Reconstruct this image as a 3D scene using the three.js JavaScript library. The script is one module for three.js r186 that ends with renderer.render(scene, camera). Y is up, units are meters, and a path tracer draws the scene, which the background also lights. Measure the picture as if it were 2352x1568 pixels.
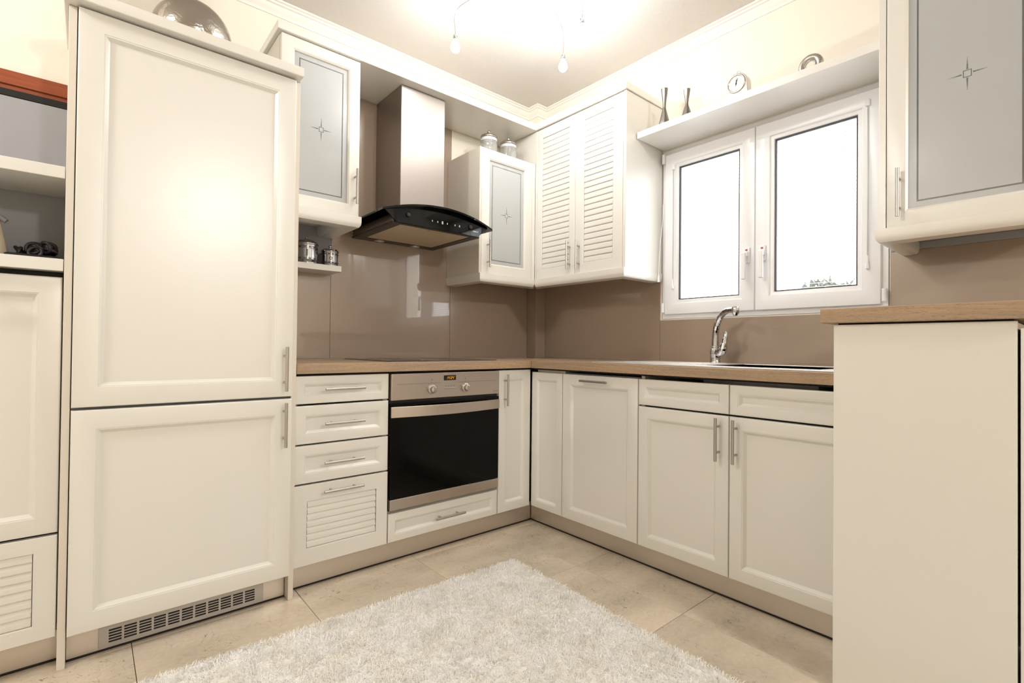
import * as THREE from 'three';
import { RoundedBoxGeometry } from 'three/addons/geometries/RoundedBoxGeometry.js';
import { mergeGeometries, toCreasedNormals } from 'three/addons/utils/BufferGeometryUtils.js';
import { createNoise2D } from 'simplex-noise';

// ---------------------------------------------------------------- camera, sky, exposure
// World: the corner of the kitchen (oven wall meets window wall) is the origin; the oven wall is z = 0,
// the window wall is x = 0, the room lies at x < 0, z > 0. Metres, y up.
const scene = new THREE.Scene();
const F = 1138.55, IMG_H = 1568;
const camera = new THREE.PerspectiveCamera(2 * Math.atan(IMG_H / 2 / F) * 180 / Math.PI, 1.5, 0.05, 60);
camera.position.set(-2.382, 0.942, 2.526);
{
  const yaw = 49.4736 * Math.PI / 180, pitch = 0.6057 * Math.PI / 180, roll = 0.5996 * Math.PI / 180;
  const r0 = new THREE.Vector3(Math.sin(yaw), 0, Math.cos(yaw)), up = new THREE.Vector3(0, 1, 0);
  const f0 = new THREE.Vector3(Math.cos(yaw), 0, -Math.sin(yaw));
  const fw = f0.clone().multiplyScalar(Math.cos(pitch)).addScaledVector(up, Math.sin(pitch));
  const u0 = up.clone().multiplyScalar(Math.cos(pitch)).addScaledVector(f0, -Math.sin(pitch));
  const R = r0.clone().multiplyScalar(Math.cos(roll)).addScaledVector(u0, Math.sin(roll));
  const U = u0.clone().multiplyScalar(Math.cos(roll)).addScaledVector(r0, -Math.sin(roll));
  camera.quaternion.setFromRotationMatrix(new THREE.Matrix4().makeBasis(R, U, fw.clone().negate()));
}
const renderer = new THREE.WebGLRenderer({ antialias: true });
renderer.toneMapping = THREE.LinearToneMapping;
renderer.toneMappingExposure = 1.05;
renderer.shadowMap.enabled = true;
scene.background = new THREE.Color(0.92, 0.965, 1.0);      // bright overcast sky
scene.backgroundIntensity = 7.0;
const BULB = 0.32, GLOBE = 10.0, SIDE_FILL = 4.2;                            // candela of each kitchen bulb, of the dome lamp behind the viewer, of the added fill lamp at left
const WARM = new THREE.Color(1.0, 0.985, 0.965);

// ---------------------------------------------------------------- helpers
function rng(seed) { let a = seed >>> 0; return () => { a = (a + 0x6D2B79F5) | 0; let t = Math.imul(a ^ (a >>> 15), 1 | a); t = (t + Math.imul(t ^ (t >>> 7), 61 | t)) ^ t; return ((t ^ (t >>> 14)) >>> 0) / 4294967296; }; }
const n1 = createNoise2D(rng(11)), n2 = createNoise2D(rng(29)), n3 = createNoise2D(rng(53));
const fbm = (x, y, o = 4) => { let s = 0, a = 0.5; for (let i = 0; i < o; i++) { s += a * n1(x, y); x = x * 2.03 + 17.1; y = y * 2.03 - 9.7; a *= 0.5; } return s; };
const clamp = (v, a = 0, b = 1) => Math.min(b, Math.max(a, v));
function tex(w, h, fn, srgb = true) {
  const d = new Uint8Array(w * h * 4);
  for (let y = 0, k = 0; y < h; y++) for (let x = 0; x < w; x++, k += 4) { const c = fn(x / w, y / h); d[k] = c[0]; d[k + 1] = c[1]; d[k + 2] = c[2]; d[k + 3] = 255; }
  const t = new THREE.DataTexture(d, w, h, THREE.RGBAFormat);
  t.wrapS = t.wrapT = THREE.RepeatWrapping; t.magFilter = THREE.LinearFilter; t.minFilter = THREE.LinearMipmapLinearFilter; t.generateMipmaps = true;
  if (srgb) t.colorSpace = THREE.SRGBColorSpace;
  t.needsUpdate = true; return t;
}
function canvasTex(w, h, draw, srgb = true) {
  const c = document.createElement('canvas'); c.width = w; c.height = h; draw(c.getContext('2d'), w, h);
  const t = new THREE.CanvasTexture(c); if (srgb) t.colorSpace = THREE.SRGBColorSpace; return t;
}
const used = new Map();
function numbered(n) { const k = used.get(n) || 0; used.set(n, k + 1); return k ? n + '_' + String(k).padStart(3, '0') : n; }
const ABS = new WeakMap();                                 // place of an object in its wall's own coordinates
const WALLS = { A: 0, B: -Math.PI / 2 };                   // B: own x runs along world z, own z comes out of the window wall
function thing(name, label, category, at, wall = 'A', group) {
  const o = new THREE.Group(); o.name = numbered(name); scene.add(o);
  o.rotation.y = WALLS[wall];
  o.position.copy(wall === 'A' ? new THREE.Vector3(...at) : new THREE.Vector3(-at[2], at[1], at[0]));
  o.userData = { label, category }; if (group) o.userData.group = group;
  ABS.set(o, at); return o;
}
function put(parent, name, geo, mat, at, label) {          // at: place in wall coordinates; none: geo is in wall coordinates already
  const p = ABS.get(parent) || [0, 0, 0];
  if (!at) geo.translate(-p[0], -p[1], -p[2]);
  const m = new THREE.Mesh(geo, mat); m.name = parent === scene ? numbered(name) : name;
  if (at) m.position.set(at[0] - p[0], at[1] - p[1], at[2] - p[2]);
  ABS.set(m, at || p); m.castShadow = m.receiveShadow = true;
  if (label) m.userData.label = label;
  parent.add(m); return m;
}
function struct(name, geo, mat) { const m = put(scene, name, geo, mat); m.name = name; m.userData.kind = 'structure'; return m; }
function boxUV(g) {
  const p = g.attributes.position, n = g.attributes.normal, uv = new Float32Array(p.count * 2);
  for (let i = 0; i < p.count; i++) {
    const ax = Math.abs(n.getX(i)), ay = Math.abs(n.getY(i)), az = Math.abs(n.getZ(i));
    if (ay >= ax && ay >= az) { uv[2 * i] = p.getX(i); uv[2 * i + 1] = p.getZ(i); }
    else if (ax > az) { uv[2 * i] = p.getZ(i); uv[2 * i + 1] = p.getY(i); }
    else { uv[2 * i] = p.getX(i); uv[2 * i + 1] = p.getY(i); }
  }
  g.setAttribute('uv', new THREE.BufferAttribute(uv, 2)); return g;
}
function bx(x0, x1, y0, y1, z0, z1, r = 0.0015) {
  const w = x1 - x0, h = y1 - y0, d = z1 - z0; r = Math.min(r, w / 2.2, h / 2.2, d / 2.2);
  const g = r > 0 ? new RoundedBoxGeometry(w, h, d, 2, r) : new THREE.BoxGeometry(w, h, d).toNonIndexed();
  g.translate((x0 + x1) / 2, (y0 + y1) / 2, (z0 + z1) / 2); return boxUV(g);
}
function merge(list) { return mergeGeometries(list.map((g) => { const q = g.index ? g.toNonIndexed() : g; for (const k of Object.keys(q.attributes)) if (!['position', 'normal', 'uv'].includes(k)) q.deleteAttribute(k); return q; })); }
function offset(poly, d) {                                  // inward offset of a counter-clockwise polygon, mitred
  const n = poly.length;
  return poly.map((p, i) => {
    const a = poly[(i + n - 1) % n], b = poly[(i + 1) % n];
    let e1 = [p[0] - a[0], p[1] - a[1]], e2 = [b[0] - p[0], b[1] - p[1]];
    const l1 = Math.hypot(...e1), l2 = Math.hypot(...e2); e1 = e1.map((v) => v / l1); e2 = e2.map((v) => v / l2);
    const m1 = [-e1[1], e1[0]], m2 = [-e2[1], e2[0]], k = 1 + m1[0] * m2[0] + m1[1] * m2[1];
    return [p[0] + d * (m1[0] + m2[0]) / k, p[1] + d * (m1[1] + m2[1]) / k];
  });
}
function loft(poly, prof, { caps = true, closed = false, crease = 0.6 } = {}) {   // prof: [inset, depth along +z]
  const v = [], rings = prof.map(([d, z]) => offset(poly, d).map(([x, y]) => [x, y, z]));
  const n = poly.length, last = closed ? rings.length : rings.length - 1;
  for (let k = 0; k < last; k++) {
    const A = rings[k], B = rings[(k + 1) % rings.length];
    for (let i = 0; i < n; i++) { const j = (i + 1) % n; v.push(...A[i], ...A[j], ...B[j], ...A[i], ...B[j], ...B[i]); }
  }
  if (caps && !closed) for (const [R, back] of [[rings[0], true], [rings[rings.length - 1], false]]) {
    for (const f of THREE.ShapeUtils.triangulateShape(R.map((p) => new THREE.Vector2(p[0], p[1])), []))
      for (const i of back ? [...f].reverse() : f) v.push(...R[i]);
  }
  let g = new THREE.BufferGeometry(); g.setAttribute('position', new THREE.Float32BufferAttribute(v, 3));
  g = toCreasedNormals(g, crease); return boxUV(g);
}
function planLoft(pts, prof, opt) {                         // pts [x, z]; prof [inset, y]
  let q = pts.map(([x, z]) => [x, -z]); if (THREE.ShapeUtils.area(q.map((p) => new THREE.Vector2(...p))) < 0) q = q.reverse();
  const g = loft(q, prof, opt); g.rotateX(-Math.PI / 2); return boxUV(g);
}
const rect = (w, h) => [[-w / 2, -h / 2], [w / 2, -h / 2], [w / 2, h / 2], [-w / 2, h / 2]];
function lathe(pts, seg = 40, crease = 0.7) { const g = new THREE.LatheGeometry(pts.map((p) => new THREE.Vector2(...p)), seg); return toCreasedNormals(g, crease); }
function tube(pts, r, seg = 24, rad = 8, closed = false) { return new THREE.TubeGeometry(new THREE.CatmullRomCurve3(pts.map((p) => new THREE.Vector3(...p)), closed), seg, r, rad, closed); }
function cyl(r, h, axis = 'y', seg = 20, r2 = r) { const g = new THREE.CylinderGeometry(r2, r, h, seg); if (axis === 'x') g.rotateZ(Math.PI / 2); if (axis === 'z') g.rotateX(Math.PI / 2); return g; }

// ---------------------------------------------------------------- materials
const P = (o) => new THREE.MeshPhysicalMaterial(o);
const grainBump = tex(256, 256, (u, v) => { const g = 128 + 60 * n1(u * 90, v * 4) + 40 * n2(u * 210, v * 9); return [g, g, g]; }, false);
const lacquer = P({ color: '#e5e2da', roughness: 0.32, clearcoat: 1, clearcoatRoughness: 0.3, bumpMap: grainBump, bumpScale: 0.00006 });
const carcass = P({ color: '#e0d8cb', roughness: 0.45 });
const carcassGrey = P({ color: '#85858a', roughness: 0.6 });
const shadowGap = P({ color: '#1c1815', roughness: 0.8 });  // near-black for the shade in gaps and recesses, also seal strips
const brushTex = tex(512, 512, (u, v) => { const g = 128 + 70 * n1(u * 3, v * 160) + 45 * n2(u * 9, v * 250); return [g, g, g]; }, false);
const brushed = P({ color: '#bdb3aa', metalness: 1, roughness: 0.34, bumpMap: brushTex, bumpScale: 0.00005 });
const plinthMetal = P({ color: '#d2c9be', metalness: 0.85, roughness: 0.38, bumpMap: brushTex, bumpScale: 0.00005 });
const handleSteel = P({ color: '#b9b4ae', metalness: 1, roughness: 0.3 });
const chrome = P({ color: '#c9cbce', metalness: 1, roughness: 0.07 });
const silver = P({ color: '#c4c0ba', metalness: 1, roughness: 0.2 });
const silverSatin = P({ color: '#7f7a74', metalness: 1, roughness: 0.4 });
const pewter = P({ color: '#a9a9ab', metalness: 1, roughness: 0.22 });
const blackGlass = P({ color: '#050505', roughness: 0.04, specularIntensity: 0.7 });
const ovenGlass = P({ color: '#050505', roughness: 0.08, specularIntensity: 0.35 });
const blackPlastic = P({ color: '#0c0c0c', roughness: 0.4 });
const splash = P({ color: '#a08d7c', roughness: 0.22, clearcoat: 1, clearcoatRoughness: 0.02 });
const shelfAndShadeGrey = P({ color: '#9f9fa1', roughness: 0.7 });  // grey of the shelf back; also stands for wall in shade
const plasterBump = tex(512, 512, (u, v) => { const g = 128 + 50 * n1(u * 60, v * 60) + 50 * n2(u * 140, v * 140); return [g, g, g]; }, false);
plasterBump.repeat.set(2, 2);
const wallPaint = P({ color: '#f1eadc', roughness: 0.85, bumpMap: plasterBump, bumpScale: 0.0004 });
const ceilingPaint = P({ color: '#d9d4cf', roughness: 0.9, bumpMap: plasterBump, bumpScale: 0.0012 });
const corniceWhite = P({ color: '#f4efe8', roughness: 0.55 });
const pvc = P({ color: '#fbfcff', roughness: 0.25 });
const pvcGrey = P({ color: '#3a3c40', roughness: 0.6 });
const paneGlass = P({ color: '#ffffff', transmission: 1, roughness: 0, thickness: 0, ior: 1.5 });
const jarGlass = P({ color: '#eeefec', transmission: 0.72, roughness: 0.05, thickness: 0, ior: 1.45 });
const mahogany = P({ map: tex(512, 128, (u, v) => { const g = 0.85 + 0.12 * fbm(u * 4, v * 40); return [172 * g, 86 * g, 48 * g]; }), roughness: 0.4 });
mahogany.map.repeat.set(1, 4);
const oak = tex(2048, 512, (u, v) => {                      // 2 m x 0.5 m of straight-grained oak laminate
  const warp = 0.35 * n2(u * 3, v * 5), g = 0.5 * n1(u * 5, v * 70 + warp * 6) + 0.3 * n2(u * 16, v * 170) + 0.3 * n3(u * 60, v * 260);
  const pore = n1(u * 80, v * 330) > 0.62 ? 0.85 : 1, k = (1 + 0.11 * g) * pore, b = 0.05 * n3(u * 2, v * 12);
  return [clamp(168 * k * (1 + b), 0, 255), clamp(142 * k * (1 + b * 0.6), 0, 255), clamp(115 * k, 0, 255)];
});
oak.repeat.set(0.5, 2);
const worktopWood = P({ map: oak, roughness: 0.42, bumpMap: oak, bumpScale: 0.0001 });
const marble = tex(2048, 2048, (u, v) => {                  // 2 m x 2 m of beige marble
  const x = u * 2, y = v * 2, c = fbm(x * 1.4, y * 3.2, 5), w1 = fbm(x * 3 + 5, y * 3, 5), w2 = fbm(x * 3 - 7, y * 3 + 3, 5);
  const a = n2(x * 1.9 + w1 * 1.8, y * 1.9 + w2 * 1.8), b = n3(x * 4.1 + w2 * 1.5, y * 4.1 + w1 * 1.5), d = n1(x * 7.3 + w1, y * 7.3 + w2);
  const vein = Math.max(0, 1 - Math.abs(a) / 0.02) * clamp(0.35 + 2 * w2) + 0.75 * Math.max(0, 1 - Math.abs(b) / 0.022) * clamp(0.1 + 2.2 * w1) + 0.4 * Math.max(0, 1 - Math.abs(d) / 0.025) * clamp(2.5 * w2);
  const cloud = 1 + 0.14 * c + 0.02 * n1(x * 40, y * 40), q = 1 - 0.5 * clamp(vein);
  return [clamp(201 * cloud * q, 0, 255), clamp(187 * (cloud * 0.98 + 0.02) * (q - 0.03 * vein), 0, 255), clamp(166 * cloud * (q - 0.05 * vein), 0, 255)];
});
marble.repeat.set(0.5, 0.5);
const tileStone = P({ map: marble, roughness: 0.24, clearcoat: 0.25, clearcoatRoughness: 0.15 });
const grout = P({ color: '#b39c80', roughness: 0.9 });

// ---------------------------------------------------------------- the room
const H = 2.555, XL = -4.765, ZF = 6.58, T = 0.2;
const WIN = { z0: 1.0, z1: 2.012, y0: 1.1, y1: 2.014 };
{
  const floor = struct('floor', bx(XL - T, T, -0.2, -0.012, -T, ZF + T, 0), grout);
  const r = rng(7), S = 0.5, cell = new Map();
  for (let i = 0; i < 10; i++) for (let k = 0; k < 14; k++) {
    const xa = Math.max(XL, -4.765 + S * i) + 0.0008, xb = Math.min(0, -4.765 + S * (i + 1)) - 0.0008, za = Math.max(0, -0.42 + S * k) + 0.0008, zb = Math.min(ZF, -0.42 + S * (k + 1)) - 0.0008;
    if (xb - xa < 0.02 || zb - za < 0.02) continue;
    const g = loft([[xa, -zb], [xb, -zb], [xb, -za], [xa, -za]], [[0, -0.012], [0, -0.001], [0.001, 0]]); g.rotateX(-Math.PI / 2);
    const u = g.attributes.uv, p = g.attributes.position, ou = Math.floor(r() * 4) * 0.5, ov = Math.floor(r() * 4) * 0.5, flip = r() < 0.5;
    for (let q = 0; q < p.count; q++) { const a = p.getX(q) - (-4.765 + S * i), b = p.getZ(q) - (-0.42 + S * k); u.setXY(q, ou + (flip ? S - a : a), ov + (flip ? S - b : b)); }
    put(floor, 'floor_tile', g, tileStone);
  }
  struct('ceiling', bx(XL - T, T, H, H + 0.2, -T, ZF + T, 0), ceilingPaint);
  const back = struct('wall_back', merge([bx(XL - T, T, 0, H, -T, 0, 0), bx(XL, -2.44, 1.795, H, 0, 0.3, 0), bx(XL, -2.44, 0, 1.1, 0, 0.05, 0)]), wallPaint);
  struct('wall_left', bx(XL - T, XL, 0, H, 0, ZF, 0), wallPaint);
  struct('wall_front', bx(XL - T, T, 0, H, ZF, ZF + T, 0), wallPaint);
  const right = struct('wall_right', merge([bx(0, T, 0, WIN.y0, 0, ZF, 0), bx(0, T, WIN.y1, H, 0, ZF, 0), bx(0, T, WIN.y0, WIN.y1, 0, WIN.z0, 0), bx(0, T, WIN.y0, WIN.y1, WIN.z1, ZF, 0)]), wallPaint);
  const pillar = struct('pillar', bx(-0.087, 0, 0, H, 0, 0.087, 0), wallPaint);
  // glass splashback panels, each its own piece with open joints
  const pa = (x0, x1, y0, y1, m = splash) => put(back, 'splashback_panel', bx(x0, x1, y0, y1, 0.0005, 0.006, 0.0008), m);
  pa(-1.79, -1.4485, 0.873, 1.31); pa(-1.4465, -0.7245, 0.873, 1.534); pa(-1.4465, -0.7245, 1.536, 2.249); pa(-0.7225, -0.0945, 0.873, 1.5);
  put(back, 'wall_shade_panel', bx(-1.79, -1.4485, 1.312, 1.535, 0.0005, 0.005, 0.0008), shelfAndShadeGrey);  // plain wall behind the canisters, its shade put in as grey
  const pb = (z0, z1, y0, y1) => put(right, 'splashback_panel', bx(-0.006, -0.0005, y0, y1, z0, z1, 0.0008), splash);
  pb(0.0945, 0.989, 0.873, 1.5); pb(0.991, 2.055, 0.873, 1.094); pb(2.016, 2.95, 1.059, 1.325);
  put(right, 'wall_shade_panel', bx(-0.006, -0.0005, 1.327, 1.5, 2.016, 2.95, 0.0008), shelfAndShadeGrey);  // unlit wall under the right cabinet, shade set as a grey panel
  put(pillar, 'splashback_panel', bx(-0.0935, -0.0875, 0.873, 1.5, 0.006, 0.0935, 0.0008), splash);
  put(pillar, 'splashback_panel', bx(-0.0868, -0.006, 0.873, 1.5, 0.0875, 0.0935, 0.0008), splash);
  // stepped plaster cornice all round, jogging round the pillar
  const plan = [[XL, 0.3], [-2.44, 0.3], [-2.44, 0], [-0.087, 0], [-0.087, 0.087], [0, 0.087], [0, ZF], [XL, ZF]];
  struct('trim_1', planLoft(plan, [[0, H - 0.052], [0.007, H - 0.052], [0.009, H - 0.045], [0.013, H - 0.041], [0.022, H - 0.034], [0.03, H - 0.024], [0.034, H - 0.017], [0.044, H - 0.015], [0.047, H - 0.009], [0.058, H - 0.007], [0.06, H - 0.0005], [0, H - 0.0005]], { caps: false, closed: true }), corniceWhite);
  struct('trim_2', merge([bx(XL, -2.44, 1.752, 1.797, 0.255, 0.312, 0.003), bx(XL, -2.44, 1.735, 1.753, 0.255, 0.306, 0.003)]), mahogany);
}

// ---------------------------------------------------------------- window
{
  const w = new THREE.Group(); w.name = 'window_1'; w.userData = { kind: 'structure' }; scene.add(w);
  w.rotation.y = WALLS.B; ABS.set(w, [0, 0, 0]);
  const { z0, z1, y0, y1 } = WIN, cz = (z0 + z1) / 2, cy = (y0 + y1) / 2;
  const fr = loft(rect(z1 - z0 - 0.006, y1 - y0 - 0.002), [[0, -0.06], [0, 0.001], [0.001, 0.002], [0.024, 0.002], [0.025, 0.001], [0.045, -0.03], [0.045, -0.06]], { caps: false, closed: true }); fr.translate(cz, cy, 0);
  put(w, 'window_frame', fr, pvc);
  const sash = (x0, x1, g0, g1, open) => {
    const sy0 = 1.124, sy1 = 1.985, gy0 = 1.192, gy1 = 1.905, X = (x0 + x1) / 2, Y = (sy0 + sy1) / 2;
    // outer ring and bevelled glazing bead, loft with the mean stile
    const iw = ((x1 - x0) - (g1 - g0)) / 2, ih = ((sy1 - sy0) - (gy1 - gy0)) / 2, outer = rect(x1 - x0, sy1 - sy0);
    const s = loft(outer, [[0, -0.03], [0, 0.016], [0.002, 0.019], [0.005, 0.02], [iw - 0.024, 0.02], [iw - 0.02, 0.018], [iw - 0.017, 0.012], [iw - 0.004, 0.01], [iw, 0.004], [iw, -0.03]], { caps: false, closed: true });
    s.translate(X, Y, 0); const m = put(w, 'sash', s, pvc);
    const gask = loft(rect(x1 - x0 - 2 * iw + 0.002, sy1 - sy0 - 2 * iw + 0.002), [[0, -0.004], [0, 0.006], [0.004, 0.006], [0.006, -0.004]], { caps: false, closed: true }); gask.translate(X, Y, 0);
    put(m, 'gasket', gask, pvcGrey, null, 'dark rubber glazing seal');
    put(m, 'pane', bx(x0 + iw - 0.003, x1 - iw + 0.003, sy0 + iw - 0.003, sy1 - iw + 0.003, -0.006, -0.002, 0), paneGlass);
    const hx = open > 0 ? x1 - 0.032 : x0 + 0.036;
    put(m, 'handle', merge([bx(hx - 0.014, hx + 0.014, 1.348, 1.422, 0.019, 0.03, 0.004), bx(hx - 0.011, hx + 0.011, 1.375, 1.4, 0.028, 0.05, 0.004), bx(hx - 0.01 - 0.004 * open, hx + 0.01 - 0.004 * open, 1.268, 1.395, 0.045, 0.06, 0.005)]), pvc, null, 'white turn handle hanging down');
    put(m, 'child_lock', bx(hx - 0.005, hx + 0.005, 1.405, 1.413, 0.029, 0.032, 0.001), P({ color: '#c0504a', roughness: 0.5 }));
    for (const hy of [1.135, 1.94]) put(m, 'hinge', merge([cyl(0.009, 0.05).translate(open > 0 ? x0 - 0.008 : x1 + 0.012, hy + 0.025, 0.022)]), pvc);
    return m;
  };
  sash(1.026, 1.5005, 1.113, 1.431, 1); sash(1.5035, 1.988, 1.584, 1.902, -1);
  // venetian blinds of thin slats just outside the panes
  const slats = [];
  for (const [a, b] of [[1.105, 1.43], [1.583, 1.91]]) for (let k = 0; k < 43; k++) { const g = new THREE.BoxGeometry(b - a, 0.0012, 0.015); g.rotateX(0.2); g.translate((a + b) / 2, 1.2 + k * 0.0165, -0.024); slats.push(g); }
  for (const [a, b] of [[1.105, 1.43], [1.583, 1.91]]) for (const t of [0.16, 0.84]) slats.push(new THREE.BoxGeometry(0.002, 0.72, 0.001).translate(a + (b - a) * t, 1.55, -0.015));
  const s = put(w, 'blind_slats', merge(slats), P({ color: '#e8e8ea', roughness: 0.5 })); s.userData.kind = 'stuff';
  for (const [x, ya, yb] of [[1.078, 1.9, 1.31], [1.945, 1.925, 1.32]]) {
    const bw = thing('blind_wand', x < 1.5 ? 'thin grey tilt wand with bead tip beside the left window pane' : 'thin grey tilt wand with bead tip beside the right window pane', 'blind wand', [x, yb - 0.05, 0.026], 'B');
    put(bw, 'rod', merge([tube([[x, ya, 0.026], [x + 0.002, (ya + yb) / 2, 0.028], [x, yb, 0.026]], 0.0022, 12, 6)]), P({ color: '#c9cacc', roughness: 0.3 }));
    put(bw, 'bracket', bx(x - 0.008, x + 0.008, ya - 0.006, ya + 0.022, 0.0195, 0.032, 0.003), pvc);
    put(bw, 'tip', lathe([[0, 0], [0.006, 0.003], [0.0075, 0.012], [0.004, 0.03], [0.003, 0.055], [0, 0.058]], 14).translate(x, yb - 0.055, 0.026), pvc);
  }
  const cord = thing('pull_cord', 'loose white pull cord with tassel hanging in front of the cabinet end beside the window', 'cord', [1.0, 1.29, 0.05], 'B');
  put(cord, 'string', tube([[1.02, 1.72, 0.03], [1.022, 1.64, 0.034], [1.012, 1.5, 0.042], [1.0085, 1.34, 0.05]], 0.0016, 24, 6), pvc);
  put(cord, 'tassel', lathe([[0, 0], [0.0065, 0.002], [0.0055, 0.03], [0.002, 0.045], [0, 0.046]], 14).translate(1.0085, 1.296, 0.05), pvc);
}

{ // tree outside the right pane
  const t = thing('tree', 'leafy dark green tree top outside, low in the right window pane', 'tree', [3.4, -3.0, 0.75]);
  put(t, 'trunk', tube([[3.4, -3, 0.75], [3.42, -1.2, 0.72], [3.38, 0.2, 0.78], [3.4, 1.0, 0.75]], 0.09, 16, 10), P({ color: '#5b4a3a', roughness: 0.9 }));
  const r = rng(77), leaf = new THREE.BufferGeometry();
  leaf.setAttribute('position', new THREE.Float32BufferAttribute([0, 0, 0, 0.03, 0.012, 0.05, 0, 0, 0.13, 0, 0, 0, 0, 0, 0.13, -0.03, 0.012, 0.05], 3)); leaf.computeVertexNormals();
  const N = 1400, im = new THREE.InstancedMesh(leaf, P({ color: '#454a3e', roughness: 0.7, transmission: 0.3, thickness: 0, side: THREE.DoubleSide }), N), m = new THREE.Matrix4(), q = new THREE.Quaternion();
  for (let k = 0; k < N; k++) { const a = r() * 6.283, h = Math.acos(2 * r() - 1), d = 0.45 + 0.55 * Math.cbrt(r()); q.setFromEuler(new THREE.Euler(r() * 6, r() * 6, r() * 6)); m.compose(new THREE.Vector3(0.6 * d * Math.sin(h) * Math.cos(a), 4.02 + 0.62 * d * Math.cos(h), 0.6 * d * Math.sin(h) * Math.sin(a)), q, new THREE.Vector3(1, 1, 1)); im.setMatrixAt(k, m); }
  im.name = 'foliage'; im.userData = { kind: 'stuff' }; im.castShadow = im.receiveShadow = true; t.add(im);
}
// ---------------------------------------------------------------- cabinet fronts
const MOULD = (w, d = 0.0115) => [[w, 0], [w + 0.001, -0.0012], [w + 0.004, -0.0016], [w + 0.0055, -0.003], [w + 0.0125, -d + 0.001], [w + 0.014, -d], [w + 0.016, -d]];
const EDGE = [[0, -0.02], [0, -0.004], [0.0008, -0.0018], [0.0022, -0.0006], [0.0045, 0]];
function panelDoor(w, h, stile = 0.05) { return loft(rect(w, h), [...EDGE, ...MOULD(stile)], { crease: 0.5 }); }
function frameDoor(w, h, stile, depth = -0.014) { return loft(rect(w, h), [...EDGE, [stile - 0.008, 0], [stile - 0.006, -0.0012], [stile - 0.001, -0.006], [stile, depth], [stile, -0.02]], { caps: false, closed: true, crease: 0.5 }); }
const barH = merge([cyl(0.0056, 0.16, 'x', 14), cyl(0.0042, 0.03, 'z', 10).translate(-0.048, 0, -0.0155), cyl(0.0042, 0.03, 'z', 10).translate(0.048, 0, -0.0155)]);
const barV = barH.clone().rotateZ(Math.PI / 2);
const slatCache = new Map();
function slatGeo(w, p, f = 1) {                             // f: how far the lower lip stands proud
  const key = [w.toFixed(3), p.toFixed(4), f].join(); if (slatCache.has(key)) return slatCache.get(key);
  const sh = new THREE.Shape([[-0.005, -0.5], [0.005 - 0.0038 * f, -0.5], [0.005 - 0.0014 * f, -0.42], [0.005 - 0.0002 * f, -0.3], [0.005, -0.18], [0.005 - 0.0012 * f, 0.1], [0.005 - 0.0065 * f, 0.5], [-0.005, 0.5]].map(([z, y]) => new THREE.Vector2(z, y * p)));
  let g = new THREE.ExtrudeGeometry(sh, { depth: w, bevelEnabled: false }); g.translate(0, 0, -w / 2); g.rotateY(-Math.PI / 2); g = boxUV(toCreasedNormals(g, 0.6)); slatCache.set(key, g); return g;
}
// front: x0..x1, y0..y1 at depth zf (its face). kind: 'panel' | 'louvre' ; handle: {x, y, v}
function front(parent, name, x0, x1, y0, y1, zf, o = {}) {
  const X = (x0 + x1) / 2, Y = (y0 + y1) / 2, w = x1 - x0, h = y1 - y0;
  let d;
  if (o.louvre) {
    const { n, sx = 0.052, sy = 0.06, f = 1 } = o.louvre;
    const fw = w - 2 * sx, fh = h - 2 * sy;
    const frame = new THREE.Shape(rect(w, h).map((p) => new THREE.Vector2(...p)));
    frame.holes.push(new THREE.Path(rect(fw, fh).reverse().map((p) => new THREE.Vector2(...p))));
    const g1 = new THREE.ExtrudeGeometry(frame, { depth: 0.016, bevelEnabled: true, bevelThickness: 0.002, bevelSize: 0.002, bevelOffset: -0.002, bevelSegments: 2 }); g1.translate(0, 0, -0.018);
    d = put(parent, name, boxUV(merge([g1, bx(-fw / 2 - 0.003, fw / 2 + 0.003, -fh / 2 - 0.003, fh / 2 + 0.003, -0.02, -0.014, 0)])), lacquer, [X, Y, zf]);
    const p = fh / n, sg = slatGeo(fw - 0.004, p - 0.0008, f);
    for (let k = 0; k < n; k++) put(d, 'slat', sg, lacquer, [X, Y - fh / 2 + (k + 0.5) * p, zf - 0.0072]);
  } else d = put(parent, name, panelDoor(w, h, o.stile ?? 0.046), lacquer, [X, Y, zf]);
  if (o.handle) put(d, 'handle', o.handle.v ? barV : barH, handleSteel, [o.handle.x, o.handle.y, zf + 0.0295], 'slim brushed steel bar handle');
  return d;
}
function box5(t, x0, x1, y0, y1, z0, z1, m = carcass, th = 0.018, backless = false) {   // open-fronted carcass from boards
  put(t, 'side_panel', bx(x0, x0 + th, y0, y1, z0, z1), m); put(t, 'side_panel', bx(x1 - th, x1, y0, y1, z0, z1), m);
  put(t, 'bottom_panel', bx(x0 + th, x1 - th, y0, y0 + th, z0, z1 - 0.002), m); put(t, 'top_panel', bx(x0 + th, x1 - th, y1 - th, y1, z0, z1 - 0.002), m);
  if (!backless) put(t, 'back_panel', bx(x0 + th, x1 - th, y0 + th, y1 - th, z0, z0 + 0.006, 0), m);
}
const FZ = 0.58;                                            // faces of the base cabinet fronts, out from the wall
// ---- drawer stack
{
  const t = thing('drawer_cabinet', 'cream base cabinet of four drawers, the bottom one louvred, between fridge housing and oven', 'cabinet', [-1.597, 0.1, 0.29]);
  box5(t, -1.79, -1.404, 0.1, 0.822, 0.01, 0.556);
  const X = -1.597, hx = X - 0.006;
  for (const [a, b] of [[0.715, 0.822], [0.562, 0.708], [0.412, 0.556]]) front(t, 'drawer', -1.788, -1.406, a, b, FZ, { stile: b - a < 0.12 ? 0.029 : 0.036, handle: { x: hx, y: (a + b) / 2 + 0.002 } });
  front(t, 'drawer', -1.788, -1.406, 0.1, 0.406, FZ, { louvre: { n: 7, sx: 0.05, sy: 0.064 }, handle: { x: hx, y: 0.375 } });
}
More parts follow.
